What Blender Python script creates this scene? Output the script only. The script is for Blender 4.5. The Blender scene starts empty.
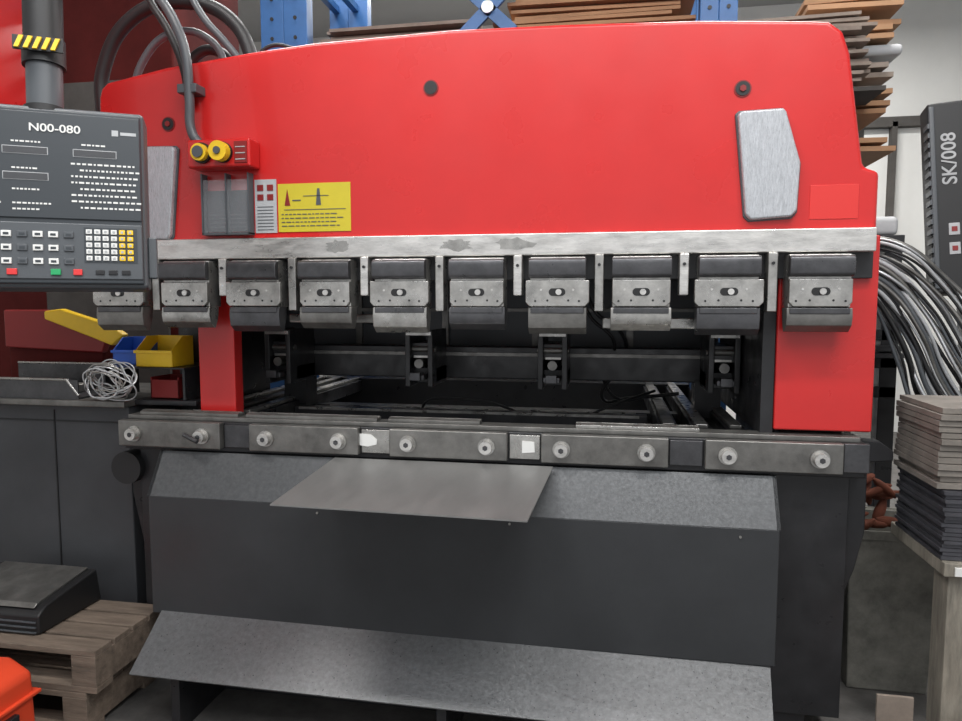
import bpy, bmesh, math, random
from mathutils import Vector, Matrix, Euler
random.seed(7)
S=bpy.context.scene
try:
    S.view_settings.view_transform='Standard'
    S.view_settings.look='None'
except Exception: pass

# ---------------------------------------------------------------- materials
def mat(name,col,rough=.5,metal=0,var=.0,scale=8,bump=0,bscale=60,rvar=0,stretch=(1,1,1),spec=.5,emit=None,es=0,alpha=1,coat=0):
    m=bpy.data.materials.new(name); m.use_nodes=True
    nt=m.node_tree; b=nt.nodes['Principled BSDF']
    b.inputs['Base Color'].default_value=(*col,1)
    b.inputs['Roughness'].default_value=rough
    b.inputs['Metallic'].default_value=metal
    b.inputs['Specular IOR Level'].default_value=spec
    b.inputs['Coat Weight'].default_value=coat
    b.inputs['Alpha'].default_value=alpha
    if emit: b.inputs['Emission Color'].default_value=(*emit,1); b.inputs['Emission Strength'].default_value=es
    if var or rvar or bump:
        tc=nt.nodes.new('ShaderNodeTexCoord'); mp=nt.nodes.new('ShaderNodeMapping')
        mp.inputs['Scale'].default_value=stretch
        nt.links.new(tc.outputs['Object'],mp.inputs['Vector'])
        def noise(s,d=5):
            n=nt.nodes.new('ShaderNodeTexNoise'); n.inputs['Scale'].default_value=s; n.inputs['Detail'].default_value=d
            nt.links.new(mp.outputs['Vector'],n.inputs['Vector']); return n
        if var:
            n=noise(scale,10); n.inputs['Roughness'].default_value=.7; r=nt.nodes.new('ShaderNodeValToRGB')
            r.color_ramp.elements[0].position=.3; r.color_ramp.elements[1].position=.7
            r.color_ramp.elements[0].color=(*[max(0,c*(1-var)) for c in col],1)
            r.color_ramp.elements[1].color=(*[min(1,c*(1+var)) for c in col],1)
            nt.links.new(n.outputs['Fac'],r.inputs['Fac']); nt.links.new(r.outputs['Color'],b.inputs['Base Color'])
        if rvar:
            n=noise(scale*1.7,8); mr=nt.nodes.new('ShaderNodeMapRange')
            mr.inputs['From Min'].default_value=.3; mr.inputs['From Max'].default_value=.7
            mr.inputs['To Min'].default_value=max(.03,rough-rvar); mr.inputs['To Max'].default_value=min(1,rough+rvar)
            nt.links.new(n.outputs['Fac'],mr.inputs['Value']); nt.links.new(mr.outputs['Result'],b.inputs['Roughness'])
        if bump:
            n=noise(bscale,4); bp=nt.nodes.new('ShaderNodeBump'); bp.inputs['Strength'].default_value=bump; bp.inputs['Distance'].default_value=.003
            nt.links.new(n.outputs['Fac'],bp.inputs['Height']); nt.links.new(bp.outputs['Normal'],b.inputs['Normal'])
    return m
RED=mat('red_paint',(.56,.018,.017),.30,0,.06,3,.03,12,.05,coat=.15)
REDL=mat('red_paint_patch',(.66,.035,.03),.35)
REDD=mat('red_dark',(.22,.012,.012),.5)
MAROON=mat('maroon_machine_paint',(.07,.010,.009),.85,0,.3,3,spec=.15)
STRIP=mat('bare_steel',(.64,.625,.60),.36,.8,.28,12,.1,80,.12,(1,1,4))
STEEL=mat('tool_steel',(.42,.41,.39),.34,.85,.35,14,.1,90,.14)
STEELD=mat('dark_tool_steel',(.09,.09,.095),.36,.7,.3,14,.1,90,.1)
CLAMP=mat('clamp_steel',(.19,.185,.175),.40,.7,.35,10,.15,70,.12)
BLACK=mat('black_paint',(.018,.018,.02),.38,0,.3,9,.1,50,.12)
BLACKR=mat('black_rubber',(.012,.012,.013),.5)
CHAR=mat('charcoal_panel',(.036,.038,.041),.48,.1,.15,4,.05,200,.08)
CHARLIT=mat('lit_worn_panel_lip',(.085,.088,.092),.5,.3,.22,70,.06,200,.1)  # lighter copy of the charcoal: light on the slope painted in, plus speckled wear
SHEET=mat('sheet_metal',(.36,.36,.355),.42,.7,.06,5,.02,12,.05,(3,1,1))
SHEET2=mat('worn_step_metal',(.185,.19,.195),.38,.55,.22,70,.05,200,.12)
ALU=mat('aluminium',(.55,.56,.57),.35,.8,.1,20)
CAB=mat('cabinet_grey',(.05,.052,.057),.5,.1,.15,4,.05,60)
WHITE=mat('white_plastic',(.72,.72,.7),.5)
LGREY=mat('light_grey',(.42,.43,.44),.5,0,.15,6)
YEL=mat('yellow_plastic',(.85,.55,.02),.4,0,.08,6)
YLAB=mat('yellow_label',(.58,.48,.03),.45,0,.08,6)
BLUE=mat('blue_plastic',(.02,.1,.5),.4)
RBLUE=mat('rack_blue',(.03,.12,.32),.45,0,.15,6)
GREEN=mat('green_key',(.02,.35,.12),.4)
REDK=mat('red_key',(.7,.04,.04),.4)
DARKG=mat('slate_face',(.038,.045,.052),.4)
SLATE=mat('slate_bezel',(.08,.088,.097),.4)
ORANGE=mat('orange_case',(.75,.07,.025),.4)
WOOD=mat('grey_wood',(.17,.13,.10),.75,0,.45,5,.4,40,0,(1,6,6))
WOODP=mat('post_wood',(.22,.20,.165),.75,0,.45,5,.6,40,0,(6,6,1))
CARD=mat('cardboard',(.34,.19,.10),.8,0,.2,3,.1,30)
CARDD=mat('weathered_card',(.25,.205,.17),.8,0,.25,9,.1,30)
CARDG=mat('grey_board_sheets',(.19,.17,.15),.7,.1,.35,9,.1,30)
DKLAY=mat('dark_sheet_edge',(.07,.07,.08),.5,.3,.3,20)
BIN=mat('weathered_bin',(.17,.165,.145),.8,0,.5,7,.8,30)
WALL=mat('painted_wall',(.68,.68,.66),.85,0,.05,1.5)
CEIL=mat('ceiling_paint',(.35,.35,.35),.9)
RUST=mat('leather_glove',(.15,.045,.025),.85,0,.4,20,.6,40)
LENS=mat('lamp_lens',(.45,.465,.49),.3,.2,.25,90,.35,160,.08,(3,1,.4))
GLASS=mat('clear_poly',(.6,.62,.65),.12,0,0,alpha=.22)
BEIGE=mat('beige_cable',(.45,.38,.27),.5)
DKWALL=mat('dark_partition',(.08,.075,.07),.85,0,.3,3,spec=.2)
LAMP=mat('lamp_tube',(1,1,1),.5,emit=(1,.98,.95),es=6)
FL=mat('concrete_floor',(.10,.095,.09),.6,0,.45,5,.25,90,.15)

# ---------------------------------------------------------------- geometry helpers
def empty(name,loc=(0,0,0),rot=(0,0,0)):
    o=bpy.data.objects.new(name,None); o.location=loc; o.rotation_euler=rot
    S.collection.objects.link(o); return o
def finish(name,bm,m,parent=None,bevel=0,smooth=False,seg=2):
    bmesh.ops.recalc_face_normals(bm,faces=bm.faces)
    me=bpy.data.meshes.new(name); bm.to_mesh(me); bm.free()
    o=bpy.data.objects.new(name,me); S.collection.objects.link(o)
    me.materials.append(m)
    if parent: o.parent=parent
    if bevel:
        md=o.modifiers.new('b','BEVEL'); md.width=bevel; md.segments=seg; md.limit_method='ANGLE'; md.angle_limit=.6
    if smooth or bevel:
        for p in me.polygons: p.use_smooth=True
        if smooth:
            md=o.modifiers.new('w','EDGE_SPLIT'); md.split_angle=.7
        elif bevel:
            md=o.modifiers.new('wn','WEIGHTED_NORMAL'); md.keep_sharp=True
    return o
def addbox(bm,x0,x1,y0,y1,z0,z1,M=None):
    vs=[bm.verts.new((x,y,z)) for x in (x0,x1) for y in (y0,y1) for z in (z0,z1)]
    for f in ((0,1,3,2),(4,6,7,5),(0,4,5,1),(2,3,7,6),(0,2,6,4),(1,5,7,3)):
        bm.faces.new([vs[i] for i in f])
    if M: bmesh.ops.transform(bm,matrix=M,verts=vs)
    return vs
def box(name,x0,x1,y0,y1,z0,z1,m,parent=None,bevel=.003):
    bm=bmesh.new(); addbox(bm,x0,x1,y0,y1,z0,z1); return finish(name,bm,m,parent,bevel)
def boxes(name,L,m,parent=None,bevel=0):
    bm=bmesh.new()
    for b in L: addbox(bm,*b)
    return finish(name,bm,m,parent,bevel)
def addprism(bm,pts,a0,a1,axis='Y'):
    def P(p,a):
        return {'Y':(p[0],a,p[1]),'X':(a,p[0],p[1]),'Z':(p[0],p[1],a)}[axis]
    A=[bm.verts.new(P(p,a0)) for p in pts]; B=[bm.verts.new(P(p,a1)) for p in pts]
    bm.faces.new(A); bm.faces.new(B[::-1])
    n=len(pts)
    for i in range(n): bm.faces.new([A[i],B[i],B[(i+1)%n],A[(i+1)%n]])
def prism(name,pts,a0,a1,m,parent=None,axis='Y',bevel=.003,seg=2):
    bm=bmesh.new(); addprism(bm,pts,a0,a1,axis); return finish(name,bm,m,parent,bevel,seg=seg)
def addcyl(bm,p0,p1,r,r2=None,n=24):
    p0=Vector(p0);p1=Vector(p1);d=p1-p0
    M=Matrix.Translation((p0+p1)/2)@d.to_track_quat('Z','Y').to_matrix().to_4x4()
    bmesh.ops.create_cone(bm,cap_ends=True,segments=n,radius1=r,radius2=r if r2 is None else r2,depth=d.length,matrix=M)
def cyl(name,p0,p1,r,m,parent=None,r2=None,n=24):
    bm=bmesh.new(); addcyl(bm,p0,p1,r,r2,n); return finish(name,bm,m,parent,smooth=True)
def cyls(name,L,m,parent=None,n=20):
    bm=bmesh.new()
    for c in L: addcyl(bm,c[0],c[1],c[2],None,n)
    return finish(name,bm,m,parent,smooth=True)
def tube(name,pts,r,m,parent=None,cyc=False):
    cu=bpy.data.curves.new(name,'CURVE'); cu.dimensions='3D'; cu.bevel_depth=r; cu.bevel_resolution=4; cu.use_fill_caps=True
    sp=cu.splines.new('BEZIER'); sp.bezier_points.add(len(pts)-1)
    for b,p in zip(sp.bezier_points,pts):
        b.co=p; b.handle_left_type=b.handle_right_type='AUTO'
    sp.use_cyclic_u=cyc; cu.materials.append(m)
    o=bpy.data.objects.new(name,cu); S.collection.objects.link(o)
    if parent: o.parent=parent
    return o
def text(name,s,loc,rot,size,m,parent=None,sx=1):
    cu=bpy.data.curves.new(name,'FONT'); cu.body=s; cu.size=size; cu.extrude=.0004; cu.offset=size*.012
    cu.materials.append(m); o=bpy.data.objects.new(name,cu); o.location=loc; o.rotation_euler=rot; o.scale=(sx,1,1)
    S.collection.objects.link(o)
    if parent: o.parent=parent
    return o

# ---------------------------------------------------------------- room
box('floor',-5,4.5,-4.5,6.2,-.1,0,FL,bevel=0)
box('wall_back',-5,4.5,6.0,6.2,0,4.6,WALL,bevel=0)
box('wall_left',-5.2,-5,-4.5,6.2,0,4.6,WALL,bevel=0)
box('wall_right',4.5,4.7,-4.5,6.2,0,4.6,WALL,bevel=0)
box('ceiling',-5,4.5,-4.5,6.2,4.6,4.7,CEIL,bevel=0)

# ---------------------------------------------------------------- press brake
PB=empty('press_brake')
top=[(-1.80,1.57),(-1.80,1.80),(-1.785,2.14),(-1.775,2.17),(-1.75,2.19),(-1.52,2.228),(-1.2,2.260),(-.98,2.276),(-.514,2.287),(-.16,2.280),(.255,2.264),(.56,2.242),(.62,2.235),(.660,2.205),(.682,2.14),(.728,1.83),(.732,1.815),(.775,1.80),(.775,1.57)]
prism('ram_cover',top,0,.45,RED,PB,bevel=.014,seg=3)
prism('frame_side_right',[(.515,1.02),(.515,1.62),(.80,1.62),(.80,1.02)],.04,.10,RED,PB,bevel=.006)
box('frame_inner_right',.475,.515,.05,.9,1.0,1.6,BLACK,PB)
box('frame_leg_left',-1.50,-1.355,.11,.17,1.0,1.6,RED,PB,.005)
box('frame_body_right',.55,.74,.12,.9,.05,1.6,BLACK,PB)
box('frame_body_left',-1.76,-1.62,.38,.9,.05,1.6,BLACK,PB)
box('throat_backdrop',-1.62,.475,.93,.95,1.14,1.75,SLATE,PB)  # added dark backdrop standing in for the dim throat, covers the rack behind
box('upper_cross_beam',-1.62,.475,.45,.93,1.60,1.75,BLACK,PB)
boxes('throat_backdrop_ribs',[(-1.6+.42*i,-1.57+.42*i,.91,.93,1.16,1.6) for i in range(5)]+[(-1.60,.46,.905,.93,1.375,1.39)],CLAMP,PB)  # ribs on the added throat backdrop
box('ram_steel_strip',-1.78,.768,-.022,.02,1.567,1.637,STRIP,PB,.004)
box('ram_lower_beam',-1.78,.775,.02,.10,1.49,1.60,BLACK,PB)
bm=bmesh.new()
for (x0,x1) in ((-.56,-.42),(-.38,-.22),(-.95,-.84)):
    n=22; pts=[]
    for i in range(n):
        a=2*math.pi*i/n; r=random.uniform(.55,1)
        pts.append(((x0+x1)/2+(x1-x0)/2*math.cos(a)*r,1.604+.024*math.sin(a)*r))
    addprism(bm,pts,-.0226,-.0215)
finish('strip_wear_marks',bm,STEEL,PB)
def lens(name,pts):
    cx=sum(p[0] for p in pts)/len(pts); cz=sum(p[1] for p in pts)/len(pts)
    prism(name+'_rim',[(cx+(p[0]-cx)*1.06,cz+(p[1]-cz)*1.03) for p in pts],-.008,.005,SLATE,PB,bevel=.004)
    prism(name,pts,-.026,.005,LENS,PB,bevel=.012,seg=3)
RL=[(.370,1.975),(.380,1.985),(.498,1.988),(.506,1.978),(.550,1.83),(.545,1.69),(.53,1.672),(.415,1.665),(.400,1.68)]
lens('work_light_lens_right',RL)
lens('work_light_lens_left',[(-1.11-p[0],p[1]-.03) for p in RL][::-1])
cyls('bolt_hole_rims',[((x,-.003,z),(x,.01,z),.025) for x,z in ((-.575,2.108),(.385,2.055),(-1.515,2.035))],REDD,PB)
cyls('bolt_holes',[((x,-.005,z),(x,.01,z),.021) for x,z in ((-.575,2.108),(.385,2.055),(-1.515,2.035))],BLACKR,PB)
cyls('bolt_heads',[((x,-.009,z),(x,.01,z),.010) for x,z in ((.385,2.055),(-1.515,2.035))],REDD,PB,6)
box('red_patch_plate',.585,.72,-.002,.004,1.665,1.765,REDL,PB,.001)
box('stop_box',-1.405,-1.175,-.07,0,1.868,1.962,RED,PB,.008)
cyls('stop_buttons_base',[((x,-.082,1.915),(x,-.06,1.915),.034) for x in (-1.345,-1.27)],BLACKR,PB)
cyl('stop_button_dark',(-1.345,-.10,1.915),(-1.345,-.08,1.915),.028,YEL,PB)
cyl('stop_button_yellow',(-1.27,-.11,1.915),(-1.27,-.08,1.915),.032,YEL,PB)
cyls('stop_button_centres',[((-1.345,-.106,1.915),(-1.345,-.10,1.915),.019),((-1.27,-.116,1.915),(-1.27,-.11,1.915),.012)],SLATE,PB)
box('stop_box_label',-1.23,-1.185,-.074,-.068,1.88,1.95,REDD,PB,.001)
boxes('stop_box_label_print',[(-1.225,-1.19,-.0755,-.072,1.89+.02*k,1.893+.02*k) for k in range(3)],LGREY,PB)
box('document_holder',-1.375,-1.205,-.03,-.002,1.655,1.835,GLASS,PB,.002)
boxes('document_holder_frame',[(-1.38,-1.374,-.034,0,1.65,1.855),(-1.29,-1.285,-.034,0,1.65,1.855),(-1.208,-1.202,-.034,0,1.65,1.855),(-1.38,-1.202,-.034,0,1.648,1.655)],SLATE,PB)
boxes('document_sheet',[(-1.37,-1.215,-.014,-.002,1.662,1.80)],DARKG,PB,.001)
boxes('document_print',[(-1.36,-1.225,-.0155,-.013,1.675+.014*k,1.678+.014*k) for k in range(4)],SLATE,PB)
box('warning_label_white',-1.197,-1.118,-.003,.002,1.655,1.835,LGREY,PB,0)
boxes('warning_label_print',[(-1.187+.036*i,-1.165+.036*i,-.005,.0,1.765+.032*j,1.785+.032*j) for i in range(2) for j in range(2)],REDD,PB)
boxes('warning_label_lines',[(-1.188,-1.13,-.0045,.0,1.665+.011*j,1.667+.011*j) for j in range(8)],SLATE,PB)
box('capacity_label',-1.112,-.853,-.003,.002,1.657,1.818,YLAB,PB,0)
L=[]
for r in range(4):
    x=-1.10
    while x<-.9:
        w=random.uniform(.006,.022); L.append((x,x+w,-.0045,.0,1.675+r*.013,1.678+r*.013)); x+=w+.005
L+=[(-1.09,-.87,-.0045,0,1.73,1.732),(-1.06,-1.03,-.0045,0,1.76,1.764),(-1.02,-.93,-.0045,0,1.775,1.777)]
boxes('capacity_label_print',L,SLATE,PB)
prism('capacity_label_arrow_a',[(-1.088,1.745),(-1.078,1.80),(-1.068,1.745)],-.0045,0,REDD,PB,bevel=0)
prism('capacity_label_arrow_b',[(-.975,1.745),(-.970,1.80),(-.962,1.80),(-.957,1.745)],-.0045,0,SLATE,PB,bevel=0)

cx=[.610-.2563*i for i in range(10)]
for i,x in enumerate(cx):
    w=.087; low=.0 if i%2==0 else -.012
    wl=w+(.012 if i%2 else .0)
    boxes('holder_body_%d'%i,[(x-w,x+w,-.045,.03,1.402,1.56)],STEEL,PB,.004)
    prof=[(-.045,1.556),(-.062,1.556),(-.070,1.550),(-.073,1.536),(-.072,1.505),(-.066,1.495),(-.045,1.493)]
    prism('holder_wedge_cover_%d'%i,prof,x-w-.002,x+w+.002,STEELD,PB,'X',.003)
    prism('holder_clamp_plate_%d'%i,[(x-wl+.012,1.405),(x-wl,1.418),(x-wl,1.487),(x+wl,1.487),(x+wl,1.418),(x+wl-.012,1.405)],-.060,-.04,STEEL,PB,bevel=.003)
    pts=[]
    for k in range(20):
        a=2*math.pi*k/20; pts.append((x+(.014 if math.cos(a)>0 else -.014)+.012*math.cos(a),1.450+.012*math.sin(a)))
    prism('holder_slot_%d'%i,pts,-.0615,-.05,BLACKR,PB,bevel=0)
    cyls('holder_bolts_%d'%i,[((x+.005,-.066,1.450),(x+.005,-.05,1.450),.0095)]+[((x+dx,-.0615,1.457),(x+dx,-.05,1.457),.0035) for dx in (-.05,.05)],STRIP,PB,12)
    cyls('holder_screw_holes_%d'%i,[((x+dx,-.0608,zz),(x+dx,-.05,zz),.0035) for dx,zz in ((-.068,1.422),(.068,1.422),(-.03,1.424),(.035,1.424))],BLACKR,PB,10)
    z0=1.330+low
    prism('punch_%d'%i,[(-.052,1.402),(-.056,1.375),(-.05,z0+.02),(-.022,z0),(-.016,z0),(.0,1.36),(.008,1.402)],x-w-.004,x+w+.004,(CLAMP,STEELD,STEEL)[i%3],PB,'X',.002)
    box('punch_shoulder_%d'%i,x-w+.004,x+w-.004,-.058,-.0,1.384,1.402,STEELD,PB,.002)
    if i<9:
        xs=x-.128
        box('spacer_%d'%i,xs-.014,xs+.014,-.03,.02,1.44 if i%2 else 1.39,1.567,STRIP if i%2 else STEEL,PB,.003)
        cyl('spacer_screw_%d'%i,(xs,-.036,1.535),(xs,-.02,1.535),.005,BLACK,PB,n=8)
boxes('spare_tooling_behind',[(-1.14,-.80,.12,.15,1.345,1.375),(-.02,.40,.14,.18,1.33,1.365)],STEEL,PB,.004)

# ---- lower bed
box('bed_beam',-1.74,.775,.0,.11,.885,.992,BLACK,PB,.004)
box('bed_plate',-1.70,.74,.03,.10,.10,.885,BLACK,PB)
box('die_rail',-1.73,.76,.012,.085,.992,1.008,CLAMP,PB,.002)
for i,(a,b) in enumerate(((-1.69,-1.30),(-1.27,-.78),(-.74,-.42),(-.10,.29))):
    prism('die_block_%d'%i,[(.025,1.008),(.025,1.018),(.042,1.024),(.048,1.018),(.054,1.024),(.072,1.018),(.072,1.008)],a,b,CLAMP if i!=3 else STEEL,PB,'X',.001)
for i in range(5):
    x0=-1.74+.5105*i; x1=x0+.40
    z0=.900;z1=.994
    prism('die_clamp_bar_%d'%i,[(x0,z0),(x0,z1),(x1,z1),(x1,z0)],-.032,.0,CLAMP,PB,bevel=.004)
    for k,dx in enumerate((.066,.332)):
        cyl('clamp_washer_%d_%d'%(i,k),(x0+dx,-.038,.947),(x0+dx,-.03,.947),.028,STEEL,PB)
        cyl('clamp_bolt_%d_%d'%(i,k),(x0+dx,-.060,.947),(x0+dx,-.038,.947),.021,STRIP,PB,n=16)
        cyl('clamp_bolt_socket_%d_%d'%(i,k),(x0+dx,-.0615,.947),(x0+dx,-.055,.947),.009,STEELD,PB,n=6)
    if i<4:
        box('clamp_gap_plate_%d'%i,x1+.005,x0+.5055,-.010,.0,.905,.985,STEELD if i in(0,3) else STEEL,PB,.002)
prism('paper_scrap_a',[(-.835,.932),(-.84,.972),(-.79,.970),(-.768,.952),(-.77,.936),(-.80,.928)],-.013,-.010,WHITE,PB,bevel=0)
prism('paper_scrap_b',[(-.272,.926),(-.272,.966),(-.232,.964),(-.23,.93)],-.013,-.010,WHITE,PB,bevel=0)
box('clamp_end_block',.705,.778,-.02,.0,.905,.994,STEELD,PB,.003)
cyl('clamp_lever',(-1.46,-.06,.955),(-1.40,-.075,.935),.008,STEELD,PB,n=10)

prism('apron_lip',[(-.015,.885),(-.10,.742),(-.096,.738),(-.008,.880)],-1.585,.515,CHARLIT,PB,'X',.0)
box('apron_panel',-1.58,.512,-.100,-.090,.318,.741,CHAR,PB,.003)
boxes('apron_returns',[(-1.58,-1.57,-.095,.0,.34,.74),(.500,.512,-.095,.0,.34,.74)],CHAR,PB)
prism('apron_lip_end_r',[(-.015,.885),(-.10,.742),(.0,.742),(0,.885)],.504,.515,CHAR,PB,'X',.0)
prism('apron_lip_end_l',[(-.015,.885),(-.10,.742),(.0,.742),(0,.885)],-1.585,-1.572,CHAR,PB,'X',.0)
cyls('apron_screws',[((x,-.104,.715),(x,-.095,.715),.004) for x in (-.95,-.3,.40)],STEEL,PB,8)
prism('bed_side_plate_right',[(.50,.90),(.80,.90),(.80,.70),(.775,.58),(.735,.46),(.66,.42),(.50,.40)],.06,.10,BLACK,PB,bevel=.004)
prism('bed_side_plate_left',[(-1.62,.90),(-1.76,.90),(-1.76,.70),(-1.72,.50),(-1.62,.42)],.06,.10,BLACK,PB,bevel=.004)
prism('bed_arm_right',[(.778,.915),(.778,.99),(.84,.985),(.88,.955),(.88,.925)],.08,.13,BLACK,PB,bevel=.004)
box('bed_foot_right',.52,.64,.04,.5,.0,.42,BLACK,PB)
box('bed_foot_left',-1.70,-1.56,.05,.5,.0,.42,BLACK,PB)
cyl('hand_knob_left',(-1.74,.0,.81),(-1.74,.06,.81),.06,BLACKR,PB)
box('plinth',-1.55,.50,.0,.5,.0,.30,BLACK,PB)
cyls('side_plate_rivets',[((x,.055,z),(x,.065,z),.006) for x,z in ((.57,.86),(.57,.50),(.62,.48),(.74,.84))],STEEL,PB,8)

bm=bmesh.new()
v=[bm.verts.new(p) for p in ((-1.545,-.09,.335),(.50,-.09,.318),(.472,-.30,.193),(-1.53,-.30,.203))]
bm.faces.new(v)
o=finish('foot_guard_plate',bm,SHEET2,PB)
md=o.modifiers.new('s','SOLIDIFY'); md.thickness=.006
boxes('foot_guard_brackets',[(x,x+.03,-.27,.0,.0,.20) for x in (-1.40,-.5,.40)],BLACK,PB)

for i,x in enumerate((-1.60,-1.50,-1.40,.18,.29,.40)):
    box('gauge_rail_%d'%i,x,x+.065,.19,1.5,.93,.990,BLACK,PB,.004)
    box('gauge_rail_highlight_%d'%i,x+.010,x+.050,.20,1.48,.990,1.004,CLAMP if i%2 else STEEL,PB,.003)  # light steel strips stand in for the grey highlights on the rail tops
boxes('rear_cross_members',[(-1.27,.15,.42,.47,.93,.99),(-1.6,.5,.75,.83,.88,.95),(-1.6,.5,1.40,1.5,.86,1.0)],BLACK,PB,.003)
boxes('rear_cross_member_edges',[(-1.25,.12,.418,.422,.98,.99),(-1.25,.12,.745,.75,.935,.95)],STEEL,PB)
box('rear_tray',-1.27,.16,.32,1.35,.70,.72,SHEET,PB)
box('back_gauge_beam',-1.42,.46,.60,.68,1.10,1.235,BLACK,PB,.006)
box('back_gauge_beam_slot',-1.40,.44,.593,.601,1.195,1.21,CLAMP,PB,.001)
boxes('back_gauge_beam_supports',[(-1.40,-1.30,.60,.72,.96,1.11),(.34,.44,.60,.72,.96,1.11)],BLACK,PB)
for i,x in enumerate((-1.31,-.722,-.2045,.413)):
    boxes('gauge_head_%d'%i,[(x-.055,x+.055,.42,.62,1.10,1.16),(x-.055,x-.035,.36,.60,1.09,1.31),(x+.035,x+.055,.36,.60,1.09,1.31),(x-.05,x+.05,.40,.62,1.20,1.26)],BLACK,PB,.003)
    cyls('gauge_head_pins_%d'%i,[((x-.06,.40,1.235),(x+.06,.40,1.235),.012),((x,.36,1.18),(x,.60,1.18),.018)],CLAMP,PB,12)
    boxes('gauge_finger_%d'%i,[(x-.03,x+.03,.32,.42,1.12,1.14),(x-.02,x+.02,.30,.33,1.12,1.15)],STEELD,PB,.002)
    boxes('gauge_head_bright_%d'%i,[(x-.05,x+.05,.355,.36,1.290,1.305),(x-.03,x+.03,.395,.40,1.20,1.21)],STEEL,PB,.001)
tube('gauge_cable_a',[(-.1,.55,1.5),(-.05,.56,1.38),(.05,.57,1.30),(.05,.75,1.15),(-.02,.8,1.0),(.1,.85,1.0),(.3,.8,1.03)],.008,BLACKR,PB)
tube('gauge_cable_b',[(-.13,.55,1.5),(-.07,.56,1.36),(.02,.57,1.27),(-.02,.76,1.1),(.05,.8,1.0),(.18,.8,1.02)],.007,BLACKR,PB)
tube('gauge_cable_c',[(-1.1,.5,1.4),(-.95,.52,1.33),(-.8,.5,1.38)],.008,BLACKR,PB)
tube('gauge_cable_d',[(-.6,.8,.80),(-.8,.7,.95),(-.55,.65,1.0),(-.2,.75,.9),(.05,.7,1.0),(.2,.8,1.04)],.006,BLACKR,PB)
tube('ram_hose_large',[(-1.88,.14,2.1),(-1.87,.14,2.28),(-1.74,.14,2.46),(-1.52,.14,2.50),(-1.34,.14,2.42),(-1.25,.14,2.24)],.025,BLACKR,PB)
tube('ram_hose_second',[(-1.80,.2,2.15),(-1.75,.2,2.32),(-1.62,.2,2.42),(-1.46,.2,2.38),(-1.39,.2,2.24)],.014,SLATE,PB)
tube('ram_hose_third',[(-1.66,.3,2.2),(-1.57,.3,2.38),(-1.46,.3,2.36),(-1.40,.3,2.24)],.02,BLACKR,PB)
tube('ram_hose_fourth',[(-1.52,.1,2.6),(-1.42,.08,2.42),(-1.34,.08,2.33),(-1.27,.1,2.24)],.013,SLATE,PB)
tube('ram_hose_thin',[(-1.25,.1,2.26),(-1.18,.1,2.31),(-1.10,.1,2.30),(-1.03,.12,2.26)],.007,BLACKR,PB)
tube('stop_box_conduit',[(-1.60,.05,2.62),(-1.53,-.03,2.48),(-1.45,-.045,2.36),(-1.41,-.05,2.25),(-1.40,-.05,2.10),(-1.395,-.05,1.99),(-1.37,-.045,1.95)],.016,SLATE,PB)
tube('stop_box_conduit_b',[(-1.63,.08,2.62),(-1.57,.0,2.46),(-1.49,-.02,2.34),(-1.44,-.02,2.22),(-1.42,-.02,2.08)],.013,BLACKR,PB)
box('conduit_clamp',-1.44,-1.37,-.06,.0,2.12,2.15,SLATE,PB)

# ---------------------------------------------------------------- loose sheet on bed
bm=bmesh.new()
v=[bm.verts.new(p) for p in ((-.909,-.040,.892),(-.168,-.040,.892),(-.196,-.520,.862),(-.913,-.500,.862))]
bm.faces.new(v); o=finish('steel_sheet_blank',bm,SHEET)
md=o.modifiers.new('s','SOLIDIFY'); md.thickness=.004

# ---------------------------------------------------------------- control pendant
CP=empty('control_pendant',(-1.19,-.60,1.465),(math.radians(-6),0,math.radians(30)))
W=.52
box('housing',-W,0,.012,.10,-.01,.455,SLATE,CP,.012)
box('face_panel',-W+.01,-.008,.004,.02,.0,.445,DARKG,CP,.006)
box('keypad_panel',-W+.012,-.010,.0,.006,.012,.155,SLATE,CP,.003)
box('screen_header',-W+.012,-.010,.0,.006,.165,.435,DARKG,CP,.003)
tx=(math.radians(90),0,0)
text('header_text','N00-080',(-.262,-.0015,.385),tx,.028,WHITE,CP,1.15)
boxes('header_logo',[(-.075,-.06,-.001,.002,.385,.40),(-.055,-.018,-.001,.002,.388,.396)],LGREY,CP)
L=[];L2=[]
for r in range(8):
    x=-.17+(.02 if r%3==1 else 0); z=.305-.016*r
    while x<-.02:
        w=random.uniform(.004,.012); L.append((x,x+w,-.001,.002,z,z+.0045)); x+=w+.004
L2=[(-.32,-.22,-.001,.003,.325,.345),(-.165,-.065,-.001,.003,.325,.345),(-.32,-.22,-.001,.003,.26,.28),(-.48,-.37,-.001,.003,.325,.345)]
for x0,x1,z in ((-.30,-.24,.355),(-.145,-.09,.355),(-.30,-.25,.288),(-.36,-.33,.24),(-.30,-.22,.20),(-.37,-.33,.20),(-.36,-.33,.355),(-.36,-.33,.31),(-.30,-.24,.235),(-.30,-.24,.185)):
    x=x0
    while x<x1:
        w=random.uniform(.004,.010); L.append((x,x+w,-.001,.002,z,z+.004)); x+=w+.003
boxes('screen_text',L,WHITE,CP)
boxes('display_slots',L2,LGREY,CP,.001)
boxes('display_slots_inner',[(a+.002,b-.002,-.002,.003,e+.002,f-.002) for a,b,c,d,e,f in L2],CAB,CP)
K=[]
for r in range(3):
    for c in range(6):
        K.append((-.36+.034*c,-.338+.034*c,-.004,.004,.117-.034*r,.132-.034*r))
boxes('keys_white',[k for i,k in enumerate(K) if i%3!=2],WHITE,CP,.001)
boxes('keys_grey',[k for i,k in enumerate(K) if i%3==2],SLATE,CP,.001)
boxes('key_marks',[(k[0]+.005,k[1]-.005,-.0045,0,k[4]+.004,k[5]-.005) for k in K],DARKG,CP)
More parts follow.
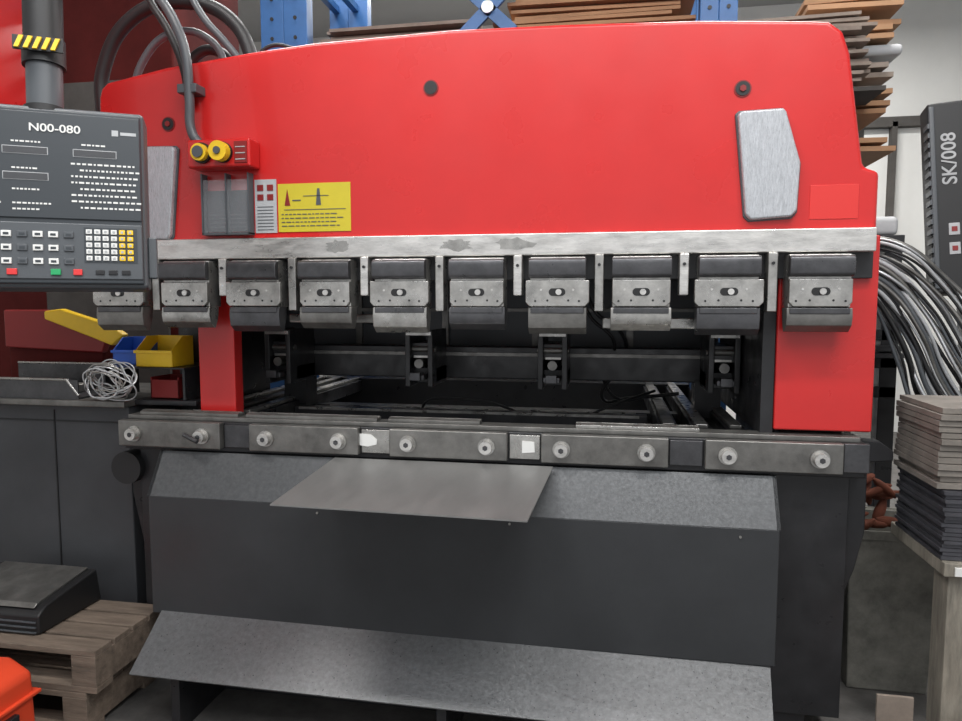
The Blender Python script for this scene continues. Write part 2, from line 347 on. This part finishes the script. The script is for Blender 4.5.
boxes('numeric_keypad_back',[(-.145,-.022,-.001,.004,.055,.145)],DARKG,CP)
NK=[(-.14+.019*c,-.126+.019*c,-.004,.004,.06+.017*r,.072+.017*r) for r in range(5) for c in range(6)]
boxes('numeric_keys_white',[k for i,k in enumerate(NK) if i%6<4],WHITE,CP,.001)
boxes('numeric_keys_yellow',[k for i,k in enumerate(NK) if i%6>=4],YEL,CP,.001)
boxes('numeric_key_marks',[(k[0]+.004,k[1]-.004,-.0045,0,k[4]+.003,k[5]-.003) for k in NK],LGREY,CP)
boxes('keys_red',[(-.315,-.293,-.005,.004,.022,.037),(-.17,-.150,-.005,.004,.022,.037)],REDK,CP,.001)
boxes('keys_green',[(-.355,-.333,-.005,.004,.022,.037),(-.22,-.198,-.005,.004,.022,.037)],GREEN,CP,.001)
boxes('keys_bottom',[(-.12+.03*c,-.10+.03*c,-.003,.004,.024,.036) for c in range(3)],BLACK,CP,.001)
cyl('mode_knob',(-.40,-.02,.05),(-.40,.005,.05),.025,BLACKR,CP)
PX=-.235
cyl('pendant_post',(PX,.055,.44),(PX,.055,.60),.042,SLATE,CP)
cyl('pendant_post_collar',(PX,.055,.57),(PX,.055,.64),.05,BLACKR,CP)
cyl('pendant_swivel',(PX,.055,.64),(PX,.055,1.0),.046,BLACKR,CP)
cyl('pendant_post_rim',(PX,.055,.44),(PX,.055,.46),.05,BLACKR,CP)
bm=bmesh.new()
for k in range(5):
    x=PX-.052+.020*k
    addprism(bm,[(x,.590),(x+.010,.590),(x+.022,.620),(x+.012,.620)],-.012,-.006)
finish('hazard_stripes',bm,YEL,CP)
box('hazard_plate',PX-.056,PX+.056,-.006,.0,.587,.623,BLACKR,CP,.001)
box('handle_plate',.0,.022,.03,.05,.02,.13,SLATE,CP,.004)
PBM=empty('pendant_boom')
box('boom_column',-2.25,-1.885,-.35,-.15,1.62,2.9,RED,PBM,.015)
box('boom_cap',-2.05,-1.30,-.70,-.42,2.66,2.78,RED,PBM,.012)
box('boom_link',-2.24,-1.90,-.70,-.15,2.66,2.78,RED,PBM,.012)
box('boom_bracket',-2.20,-1.80,-.16,.30,1.64,1.74,RED,PBM,.01)

# ---------------------------------------------------------------- left side
def pallet(name,x0,x1,y0,y1,z0):
    E=empty(name)
    n=4; L=[]
    w=(y1-y0)/n
    for i in range(n): L.append((x0,x1,y0+w*i,y0+w*i+w*.86,z0+.125,z0+.145))
    boxes('deck_boards',L,WOOD,E,.002)
    boxes('stringers',[(x,x+.09,y0,y1-.02,z0+.022,z0+.125) for x in (x0,(x0+x1)/2-.045,x1-.09)],WOOD,E,.002)
    boxes('bottom_boards',[(x0,x1,y,y+.08,z0,z0+.022) for y in (y0,y1-.10)],WOOD,E,.002)
    return E
pallet('wooden_pallet',-2.85,-1.66,-.34,.045,0)
pallet('wooden_pallet',-2.88,-1.62,-.34,.03,.146)
CB=empty('electrical_cabinet')
box('body',-2.85,-1.80,.11,.62,.0,1.02,CAB,CB,.006)
box('top_plate',-2.87,-1.79,.07,.64,1.02,1.045,CLAMP,CB,.004)
box('top_plate_extension',-1.79,-1.53,.13,.34,1.025,1.045,BLACK,CB,.003)
boxes('door_seams',[(-2.13,-2.125,.106,.111,.33,1.0),(-2.74,-1.81,.106,.111,.955,.96)],BLACKR,CB)
FP=empty('foot_pedal_switch')
prism('base',[(-.28,.293),(-.28,.36),(-.24,.385),(0.0,.42),(.02,.293)],-2.3,-1.88,BLACKR,FP,'X',.008)
prism('pedal_plate',[(-.265,.378),(-.25,.392),(-.01,.427),(-.01,.42)],-2.27,-1.91,CLAMP,FP,'X',.002)
boxes('ribs',[(-2.29,-1.89,-.286,-.28,.30+.018*k,.304+.018*k) for k in range(3)],SLATE,FP)
TR=empty('bent_tray')
prism('tray_sheet',[(.09,1.045),(.09,1.12),(.095,1.12),(.095,1.052),(.34,1.052),(.34,1.16),(.345,1.16),(.345,1.045)],-2.5,-2.0,STEELD,TR,'X',0)
cyls('tray_rim',[((-2.5,.0925,1.12),(-2.05,.0925,1.12),.006),((-2.05,.0925,1.12),(-2.0,.0925,1.06),.006),((-2.5,.3425,1.16),(-2.0,.3425,1.16),.005)],STEEL,TR,10)
boxes('tray_parts',[(-2.4+.11*k,-2.33+.11*k,.15,.3,1.055,1.085+.01*(k%2)) for k in range(3)],STEEL,TR,.003)
def bin_(name,x,y,z,m,w=.15,d=.16,h=.07,rot=0):
    E=empty(name,(x,y,z),(0,0,rot))
    bm=bmesh.new()
    t=.004
    addprism(bm,[(-d/2,0),(d/2,0),(d/2,h),(.0,h),(-d/2,h*.55)],-w/2,-w/2+t,'X')
    addprism(bm,[(-d/2,0),(d/2,0),(d/2,h),(.0,h),(-d/2,h*.55)],w/2-t,w/2,'X')
    addbox(bm,-w/2,w/2,-d/2,d/2,0,t); addbox(bm,-w/2,w/2,d/2-t,d/2,0,h); addbox(bm,-w/2,w/2,-d/2,-d/2+t,0,h*.55)
    addbox(bm,-w/2-.004,w/2+.004,-d/2-.008,-d/2,h*.45,h*.55)
    finish('shell',bm,m,E,.001)
    bm=bmesh.new()
    for k in range(12):
        a=random.uniform(-w/2+.02,w/2-.02); b=random.uniform(-d/2+.02,d/2-.02)
        addbox(bm,a-.012,a+.012,b-.012,b+.012,.004,random.uniform(.02,.04))
    finish('small_parts',bm,STEELD,E)
    return E
ST=empty('bin_stand')
boxes('shelf',[(-1.94,-1.57,.12,.36,1.165,1.171)],BLACK,ST,.001)
boxes('legs',[(-1.93,-1.92,.14,.34,1.045,1.165),(-1.59,-1.58,.14,.33,1.045,1.165)],BLACK,ST,.001)
bin_('blue_parts_bin',-1.855,.275,1.172,BLUE,.16,.14,.105,.1)
bin_('yellow_parts_bin',-1.70,.200,1.172,YEL,.16,.13,.115,-.05)
RPT=empty('red_parts_tray')
boxes('tray_shell',[(-1.74,-1.62,.16,.28,1.047,1.052),(-1.74,-1.735,.16,.28,1.047,1.13),(-1.625,-1.62,.16,.28,1.047,1.13),(-1.74,-1.62,.16,.165,1.047,1.12),(-1.74,-1.62,.275,.28,1.047,1.13)],REDD,RPT,.001)
boxes('tray_contents',[(-1.73,-1.70,.18,.26,1.053,1.09),(-1.69,-1.65,.18,.26,1.053,1.10)],STEEL,RPT,.003)
WB=empty('wire_coil_bag')
for k in range(14):
    a0=random.uniform(0,6); pts=[]
    cxx=-1.82+random.uniform(-.035,.035); cz=1.12+random.uniform(-.02,.035)
    tl=random.uniform(-1,1)
    for j in range(8):
        a=a0+j*math.pi/4; r=.06+random.uniform(-.02,.015)
        pts.append((cxx+r*1.3*math.cos(a),.035+tl*.04*math.sin(a)+random.uniform(-.012,.012),cz+r*.9*math.sin(a)))
    tube('wire_%d'%k,pts,.0026,(LGREY,STEEL,ALU)[k%3],WB,True)
HG=empty('open_tool_case')
prism('case_body',[(-2.62,1.05),(-2.62,1.30),(-2.14,1.25),(-2.17,1.05)],.42,.60,MAROON,HG,bevel=.01)
prism('case_lid',[(-2.62,1.22),(-2.62,1.385),(-2.42,1.385),(-2.16,1.335),(-2.10,1.29),(-2.14,1.20)],.40,.44,REDD,HG,bevel=.008)
prism('case_lid_trim',[(-2.38,1.345),(-2.38,1.38),(-2.30,1.39),(-2.06,1.32),(-2.0,1.28),(-2.06,1.235),(-2.16,1.27)],.36,.40,YEL,HG,bevel=.008)
OC=empty('orange_tool_case')
prism('body',[(-2.25,0),(-2.25,.30),(-1.81,.325),(-1.735,.285),(-1.725,0)],-.72,-.46,ORANGE,OC,bevel=.02,seg=3)
box('latch',-1.735,-1.715,-.62,-.54,.12,.19,BLACK,OC)
box('label',-1.88,-1.78,-.724,-.718,.13,.19,WHITE,OC,.001)
boxes('label_print',[(-1.87,-1.79,-.726,-.72,.14+.014*k,.145+.014*k) for k in range(3)],REDK,OC)
boxes('ridge',[(-2.25,-1.72,-.73,-.45,.21,.222)],ORANGE,OC,.003)
tube('floor_cable',[(-1.72,-.40,.02),(-1.66,-.42,.02),(-1.58,-.46,.02),(-1.50,-.42,.02),(-1.42,-.38,.02),(-1.2,-.42,.02),(-.9,-.7,.02)],.008,BEIGE)

# ---------------------------------------------------------------- background: pallet rack
RK=empty('pallet_rack')
for i,x in enumerate((-1.83,-1.70,.405,.490,3.0)):
    ww=.13 if i<2 else .085
    boxes('upright_%d'%i,[(x,x+ww,1.30,1.38,0,4.2),(x,x+ww,2.25,2.33,0,4.2)],RBLUE,RK,.004)
    boxes('upright_brace_%d'%i,[(x+.03,x+.07,1.38,2.25,z,z+.04) for z in (.3,1.0,1.7,2.35,2.75,3.3)],RBLUE,RK)
    cyls('upright_holes_%d'%i,[((x+ww/2,1.296,z*.1),(x+ww/2,1.305,z*.1),.010) for z in range(20,42)],BLACKR,RK,8)
boxes('beams',[(-1.56,.405,1.30,1.35,z,z+.11) for z in (1.78,3.05)]+[(.575,3.0,1.30,1.35,z,z+.08) for z in (3.05,)],RBLUE,RK,.003)
bm=bmesh.new()
for s in (1,-1):
    M=Matrix.Translation((-.61,1.30,2.87))@Matrix.Rotation(s*.75,4,'Y')
    addbox(bm,-.17,.17,-.01,.01,-.03,.03,M)
finish('cross_brace',bm,RBLUE,RK)
cyl('cross_brace_plate',(-.61,1.27,2.87),(-.61,1.30,2.87),.03,STEEL,RK)
boxes('shelf_deck',[(-1.56,.385,1.36,2.3,2.46,2.50),(-1.56,.385,1.36,2.3,1.84,1.86),(.575,1.25,1.36,2.2,2.40,2.42)],DKWALL,RK)
def stack(name,x0,x1,y0,y1,z0,n,t,m,j=.03,gap=.0,par=None,rot=.01,fill=.86,rx=0):
    bm=bmesh.new(); z=z0
    for k in range(n):
        a,b,c,d=[random.uniform(-j,j) for _ in range(4)]
        M=Matrix.Translation(((x0+x1)/2,(y0+y1)/2,z))@Matrix.Rotation(random.uniform(-rot,rot),4,'Z')@Matrix.Rotation(random.uniform(-rx,rx),4,'Y')
        addbox(bm,-(x1-x0)/2+a,(x1-x0)/2+b,-(y1-y0)/2+c,(y1-y0)/2,0,t*fill,M); z+=t+gap
    return finish(name,bm,m,par)
stack('sheets_a',-1.50,-.70,1.42,2.2,2.505,14,.028,CARDD,.05,0,RK,.02,.6,.012)
stack('sheets_b',-.54,.34,1.42,2.2,2.505,16,.028,CARD,.06,0,RK,.02,.6,.012)
stack('sheets_c',.62,1.18,1.42,2.15,2.43,14,.026,CARDD,.05,0,RK,.02,.6,.012)
CS=empty('cantilever_shelf')
box('column',1.46,1.50,2.40,2.46,0,3.4,DKWALL,CS)
for i,z in enumerate((2.17,2.36,2.54,2.72,2.88)):
    box('arm_%d'%i,.90,1.46,2.38,2.44,z-.03,z,DKWALL,CS)
    stack('sheets_%d'%i,.98,1.38,1.62,2.38,z,2+i%2,.040,CARD if i!=2 else CARDD,.04,0,CS,.03,.6,.03)
box('wrapped_roll',1.06,1.42,1.64,2.3,2.645,2.70,LGREY,CS,.02)

RM=empty('rear_machine')
box('body',-4.2,-2.28,1.2,1.9,0,4.1,MAROON,RM,.01)
box('panel',-3.1,-2.35,1.18,1.2,.4,2.6,DKWALL,RM)
CAB2=empty('storage_cabinet')
box('body',-1.7,.40,2.45,2.9,.0,1.55,CAB,CAB2,.01)
boxes('doors',[(-1.68+.52*i,-1.18+.52*i,2.43,2.45,.08,1.50) for i in range(4)],LGREY,CAB2,.004)
for i,(x,y) in enumerate(((-1.6,-1.6),(1.0,-1.6),(-1.6,1.2),(1.0,1.2),(-1.6,4),(1.6,4))):
    E=empty('ceiling_lamp',(x,y,4.3))
    box('housing',-.75,.75,-.12,.12,.04,.10,WHITE,E)
    box('tube',-.72,.72,-.05,.05,.0,.035,LAMP,E)
    cyls('hangers',[((-.6,0,.1),(-.6,0,.3),.006),((.6,0,.1),(.6,0,.3),.006)],BLACK,E,6)
    ld=bpy.data.lights.new('lamp_light','AREA'); ld.shape='RECTANGLE'; ld.size=1.5; ld.size_y=.3; ld.energy=65 if y<2 else 130; ld.color=(1,.98,.95)
    lo=bpy.data.objects.new('lamp_light_%d'%i,ld); S.collection.objects.link(lo); lo.location=(0,0,-.02); lo.parent=E
ld=bpy.data.lights.new('front_fill','AREA'); ld.shape='RECTANGLE'; ld.size=4; ld.size_y=2; ld.energy=125; ld.color=(.96,.98,1)  # added fill light above the camera for the red front, not a roof window
lo=bpy.data.objects.new('front_fill',ld); S.collection.objects.link(lo); lo.location=(.2,-2.8,4.3); lo.rotation_euler=(math.radians(25),0,0)

# ---------------------------------------------------------------- right side
WT=empty('work_table')
box('top',.925,1.7,-.18,.20,.66,.70,WOODP,WT,.004)
boxes('legs',[(.945,1.045,-.16,-.07,0,.66),(1.6,1.69,-.16,-.07,0,.66),(1.10,1.19,.10,.19,0,.66)],WOODP,WT,.004)
box('tag',.95,1.02,-.186,-.18,.665,.69,WHITE,WT,.001)
stack('cut_sheet_stack',.925,1.45,-.16,.16,.702,17,.0115,DKLAY,.006)
stack('board_sheet_stack',.915,1.42,-.14,.16,.90,13,.0175,CARDG,.008)
box('timber_crate',.87,1.05,-.46,-.25,.0,.27,CARD,bevel=.004)
box('paper_board',.80,.90,-.10,-.09,.0,.26,CARDD,bevel=.001)
BN=empty('scrap_bin')
bm=bmesh.new()
def ring(s,z):
    return [bm.verts.new((1.02+s*a,.55+s*b,z)) for a,b in ((-.15,-.15),(.15,-.15),(.15,.15),(-.15,.15))]
r0,r1,r2,r3=ring(.9,0),ring(1.05,.60),ring(.95,.60),ring(.82,.05)
for A,B in ((r0,r1),(r1,r2),(r2,r3)):
    for i in range(4): bm.faces.new([A[i],A[(i+1)%4],B[(i+1)%4],B[i]])
bm.faces.new(r0); bm.faces.new(r3)
finish('shell',bm,BIN,BN,.006)
boxes('bin_rim',[(.86,1.18,.388,.396,.57,.605),(.86,1.18,.704,.712,.57,.605),(.858,.866,.39,.71,.57,.605),(1.174,1.182,.39,.71,.57,.605)],BIN,BN,.003)
bm=bmesh.new()
for k in range(16):
    M=Matrix.Translation((.97+random.uniform(-.07,.07),.50+random.uniform(-.06,.06),.61+random.uniform(-.02,.15)))@Euler((random.random()*3,random.random()*3,0)).to_matrix().to_4x4()@Matrix.Diagonal((.055,.013,.02,1))
    bmesh.ops.create_icosphere(bm,subdivisions=2,radius=1,matrix=M)
finish('leather_gloves',bm,RUST,BN,smooth=True)
HB=empty('hanging_cable_bundle')
for k in range(30):
    t=k/29.; o=(t-.5)*1.25
    m=(SLATE,BLACKR,LGREY,BLACKR,ALU,CLAMP)[k%6]
    j=lambda s=.014: random.uniform(-s,s)
    tube('cable_%d'%k,[(.93,.70+.15*o+j(),1.58+.16*o+j()),(1.06+.05*o,.68+j(.03),1.50+.22*o+j()),(1.17+.12*o,.66+j(.03),1.36+.26*o+j()),(1.27+.17*o,.64+j(.03),1.16+.28*o+j()),(1.42+.12*o,.60+j(.03),.90+.2*o)],random.choice((.005,.007,.009)),m,HB)
SR=empty('steel_stock_rack')
boxes('bars',[(.90,1.24,1.05,1.12,z,z+.05) for z in (1.0,1.13,1.25)],BLACK,SR,.003)
boxes('posts',[(.90,.97,1.05,1.12,0,1.7),(1.17,1.24,1.05,1.12,0,1.7)],BLACK,SR,.003)
boxes('stock',[(.95,1.24,.98,1.15,1.18+.03*k,1.20+.03*k) for k in range(2)],STEELD,SR)
box('bracket_top',.90,1.22,.98,1.15,1.66,1.70,BLACK,SR)
box('parts_box',.98,1.20,.99,1.14,1.70,1.78,LGREY,SR,.02)
CM=empty('machine_controller',(1.485,.92,1.46),(math.radians(-6),math.radians(-3),math.radians(-8)))
box('housing',-.16,.22,0,.12,0,.80,BLACKR,CM,.012)
box('rail_left',-.158,-.138,-.012,.0,.02,.78,SLATE,CM,.004)
boxes('ribs',[(-.165,-.158,-.012,.05,.05+.04*k,.07+.04*k) for k in range(17)],SLATE,CM)
text('side_text','SK/008',(-.065,-.003,.45),(math.radians(90),math.radians(-90),0),.075,LGREY,CM)
boxes('sockets',[(-.10,-.06,-.004,0,.24,.29),(-.10,-.06,-.004,0,.16,.21)],LGREY,CM,.002)
boxes('socket_marks',[(-.09,-.07,-.006,0,.255,.275),(-.09,-.07,-.006,0,.175,.195)],REDD,CM)
box('stand',-.05,.10,.04,.12,-1.46,.0,BLACK,CM)
boxes('wall_conduit',[(.5,4.4,5.9,6.0,3.25,3.35),(2.9,2.95,5.9,6.0,0,3.3)],DKWALL,None)

w=bpy.data.worlds.new('w'); S.world=w; w.use_nodes=True
w.node_tree.nodes['Background'].inputs[0].default_value=(.95,.97,1,1)
w.node_tree.nodes['Background'].inputs[1].default_value=.78
cam=bpy.data.cameras.new('camera'); co=bpy.data.objects.new('camera',cam); S.collection.objects.link(co)
cam.sensor_width=36; cam.lens=36*700/962; cam.clip_start=.05
co.location=(0,-2.26,1.42); co.rotation_euler=(math.radians(85.2),0,math.radians(10.3))
S.camera=co
